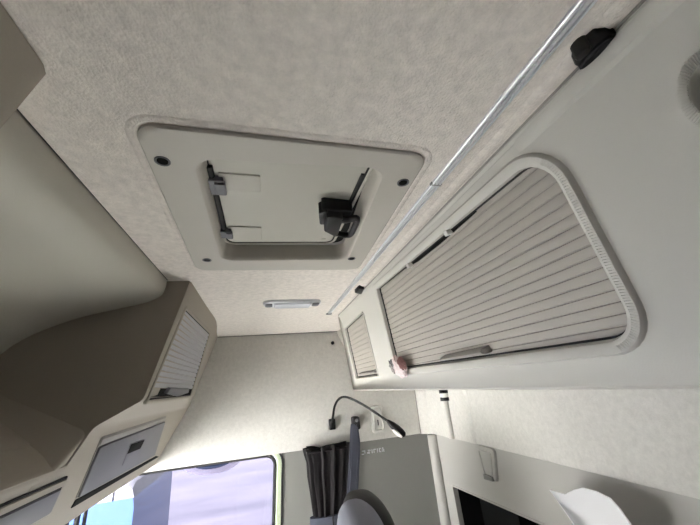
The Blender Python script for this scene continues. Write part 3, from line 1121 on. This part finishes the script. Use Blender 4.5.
# moulded bracket under the seam
BR = Plane((XR + .010, 0, 0), (0, 1, 0), (0, 0, 1), (-1, 0, 0))
bp_ = [BR.px(478, 444), BR.px(496, 449), BR.px(499, 482), BR.px(487, 479)]
brk = thing('wall_bracket', 'moulded grey bracket notch below the seam of the rear wall', 'bracket', BR.at(bp_[3]))
bm = bm_new()
plate(bm, BR, bp_, .02, -.002, .018, .010)
obj('plate', bm, 'rearpanel', brk)
bm = bm_new()
b2 = inset(bp_, .018)
ring(bm, BR, b2, .012, [(0, .012), (.002, .022), (.006, .024), (.012, .014)], 6)
obj('rim', bm, 'rearpanel', brk)
b3 = [BR.px(487.5, 473), BR.px(496, 476), BR.px(497.5, 481), BR.px(488.5, 478.5)]
bm = bm_new()
plate(bm, BR, b3, .004, .012, .030, .004)
obj('stop', bm, 'panel', brk)

# black storage pocket in the rear trim
pkt = thing('storage_pocket', 'black open storage pocket in the grey rear trim', 'pocket', (XR + .05, (pk[0][0] + pk[1][0]) / 2, -1.02))
bm = bm_new()
q = inset(pk, -.004)
q2 = inset(pk, .01)
loft(bm, [[RLOW.at(p, -.031) for p in q], [RLOW.at(p, -.16) for p in q2], [RLOW.at(p, -.17) for p in q2], [RLOW.at(p, -.17) for p in inset(q, -.01)], [RLOW.at(p, -.031) for p in inset(q, -.01)]], True, False, False)
bm.faces.new([bm.verts.new(RLOW.at(p, -.165)) for p in q2])
obj('tub', bm, 'black', pkt)
bm = bm_new()
dd = RLOW.px(512, 508)
box(bm, (XR + .03, dd[0] - .006, -1.02), (XR + .14, dd[0] + .006, dd[1] - .03))
obj('divider', bm, 'black', pkt)

# sheet of paper propped against the rear trim
xs_ = XR - .09
top_pts = [(549, 489.5), (556, 491.5), (565, 494), (574, 489.5), (583, 487.5), (597, 491), (611, 498), (621, 509), (633, 526)]
bot_pts = [(574, 525), (577, 530), (582, 536), (590, 541), (600, 544), (612, 547), (622, 549), (634, 552), (646, 556)]
dep = [-.05, -.03, -.012, .0, .006, .004, -.008, -.03, -.06]
L1 = []
for k in range(5):
    s = k / 4
    row = []
    for (a, b), (c, d), e in zip(top_pts, bot_pts, dep):
        p = pick(a + (c - a) * s, b + (d - b) * s, 0, xs_ + e * (1 - .4 * s) + .02 * math.sin(PI * s) - .01)
        row.append(p)
    L1.append(row)
for dz in (.15, .42):
    L1.append([p + Vector((-.01, 0, -dz)) for p in L1[4]])
bm = bm_new()
vs = loft(bm, L1, False)
bmesh.ops.recalc_face_normals(bm, faces=bm.faces)
bmesh.ops.solidify(bm, geom=bm.faces[:], thickness=.003)
pz = min(v.co.z for v in bm.verts)
pp = obj('paper_sheet', bm, 'paper', smooth=60)
tag(pp, 'curled white sheet of paper propped against the grey rear trim', 'paper')
bm = bm_new()
box(bm, (.72, YN + .05, pz - .25), (XR + .008, YF - .14, pz - .001), .03)
bunk = thing('bunk', 'grey sleeping bunk along the rear wall under the propped paper', 'bunk', (.95, YMID, ZFL))
obj('mattress', bm, 'seatbounce', bunk)  # unseen mattress, its cloth lightened to bounce light
bm = bm_new()
box(bm, (.76, YN + .05, ZFL), (XR + .008, YF - .14, pz - .251))
obj('base', bm, 'panel', bunk)

# ------------------------------------------------------------------ outside
ZG = ZFL - 1.25 / S
bm = bm_new()
box(bm, (-40, 2.7, ZG - .2), (40, 60, ZG))
struct('floor_yard', bm, gm).name = 'ground'
bm = bm_new()
box(bm, (-40, -60, ZG - .2), (40, 2.7, ZG - .0))
struct('ground_apron', bm, 'pale_yard').name = 'ground'  # unseen apron, made pale to bounce daylight into the cab

# kerb mirror above the door window
km = pick(213, 464, 1, YF + .55)
kmr = thing('kerb_mirror', 'round dark blue kerb mirror hanging outside above the side window', 'mirror', (km.x, YF + .55, km.z))
bm = bm_new()
pillow(bm, (km.x, YF + .55, km.z + .09), .245, .10, .155, 2.2)
ksh = obj('shell', bm, 'mirrorshell', kmr)
bm = bm_new()
pillow(bm, (km.x + .01, YF + .46, km.z + .085), .17, .05, .10, 2.2)
obj('mirror_glass', bm, 'mirror', kmr)
bm = bm_new()
tube(bm, [(km.x, YF + .55, km.z + .2), (km.x, YF + .5, .2), (km.x, YF + .051, .25)], .02)
obj('arm', bm, 'black', kmr)

# parked van beyond the window: blue lower body, white upper body
u = 1 / S
ztop = ZG + 2.15 * u
rt = pick(135, 477, 1, 1.0)
cy_ = ztop / rt.z
zsp = pick(128, 499, 1, cy_).z
xe = pick(136, 490, 1, cy_).x
van = thing('van', 'parked van with blue lower body and white upper body outside the side window', 'van', (xe - 3.2, cy_ + 1.3, ZG))


def cs(x, y, z):
    return (xe + x * u, cy_ + y * u, z)


hz = (zsp - ZG) / u
bm = bm_new()
pr = [(-4.6, .35), (-4.65, .8), (-4.3, 1.05), (-3.6, hz), (-.02, hz), (.0, hz - .1), (.02, .4), (0, .3)]
loft(bm, [[cs(a, y, ZG + b * u) for a, b in pr] for y in (0, .06, 1.7, 1.76)], True, True, True)
obj('lower_body', bm, 'blue', van)
bm = bm_new()
pr = [(-3.6, hz), (-3.0, 2.0), (-2.7, 2.15), (-.15, 2.15), (-.05, 2.08), (-.02, hz)]
loft(bm, [[cs(a, y, ZG + b * u) for a, b in [(p, q if q == hz or k else q - .06) for p, q in pr]] for y, k in ((.03, 0), (.12, 1), (1.64, 1), (1.73, 0))], True, True, True)
up_ = obj('upper_body', bm, 'vanwhite', van)
for a, b in ((-3.0, -2.3), (-2.1, -1.2), (-1.0, -.25)):
    bm = bm_new()
    loft(bm, [[cs(p, y, ZG + q * u) for p, q in ((a, hz + .1), (b, hz + .1), (b, 1.9), (a + .05, 1.9))] for y in (.015, .05)], True, True, True)
    obj('side_window', bm, 'carglass', van)
for x in (-3.7, -.8):
    for y in (-.02, 1.78):
        bm = bm_new()
        tube(bm, [cs(x, y - .1, ZG + .34 * u), cs(x, y + .1, ZG + .34 * u)], .34 * u, 20)
        obj('wheel', bm, 'rubber', van)

# ------------------------------------------------------------------ light and camera
w = bpy.data.worlds.new('sky')
bpy.context.scene.world = w
w.use_nodes = True
t = w.node_tree
bg = t.nodes['Background']
sky = nd(t, 'ShaderNodeTexSky', sky_type='NISHITA')
sky.sun_disc = False
sky.sun_elevation = math.radians(38)
sky.sun_rotation = math.radians(200)
mixn = nd(t, 'ShaderNodeMix', data_type='RGBA')
mixn.inputs[0].default_value = .75
mixn.inputs[7].default_value = (6.0, 6.0, 6.1, 1)
t.links.new(sky.outputs[0], mixn.inputs[6])
t.links.new(mixn.outputs[2], bg.inputs['Color'])
bg.inputs['Strength'].default_value = .4
sl = bpy.data.lights.new('sun', 'SUN')
sl.energy = 90
sl.angle = math.radians(6)
sl.color = (1, .97, .96)
so_ = bpy.data.objects.new('sun', sl)
C.objects.link(so_)
so_.rotation_euler = Vector((.60, .50, -.40)).to_track_quat('-Z', 'Y').to_euler()

cd = bpy.data.cameras.new('camera')
cd.sensor_width = 36
cd.lens = F / 700 * 36
cd.clip_start = .01
cam = bpy.data.objects.new('camera', cd)
C.objects.link(cam)
r0, r1, r2 = CAM[0], CAM[1], CAM[2]
cam.matrix_world = Matrix(((r0[0], -r1[0], -r2[0], 0), (r0[1], -r1[1], -r2[1], 0), (r0[2], -r1[2], -r2[2], EYE), (0, 0, 0, 1)))
sc = bpy.context.scene
sc.camera = cam
sc.cycles.max_bounces = 14
sc.cycles.diffuse_bounces = 10
sc.cycles.transparent_max_bounces = 12
sc.cycles.sample_clamp_indirect = 0
sc.view_settings.view_transform = 'Standard'
sc.view_settings.look = 'None'
sc.view_settings.exposure = 1.45
sc.view_settings.gamma = 1
sc.view_settings.use_curve_mapping = False
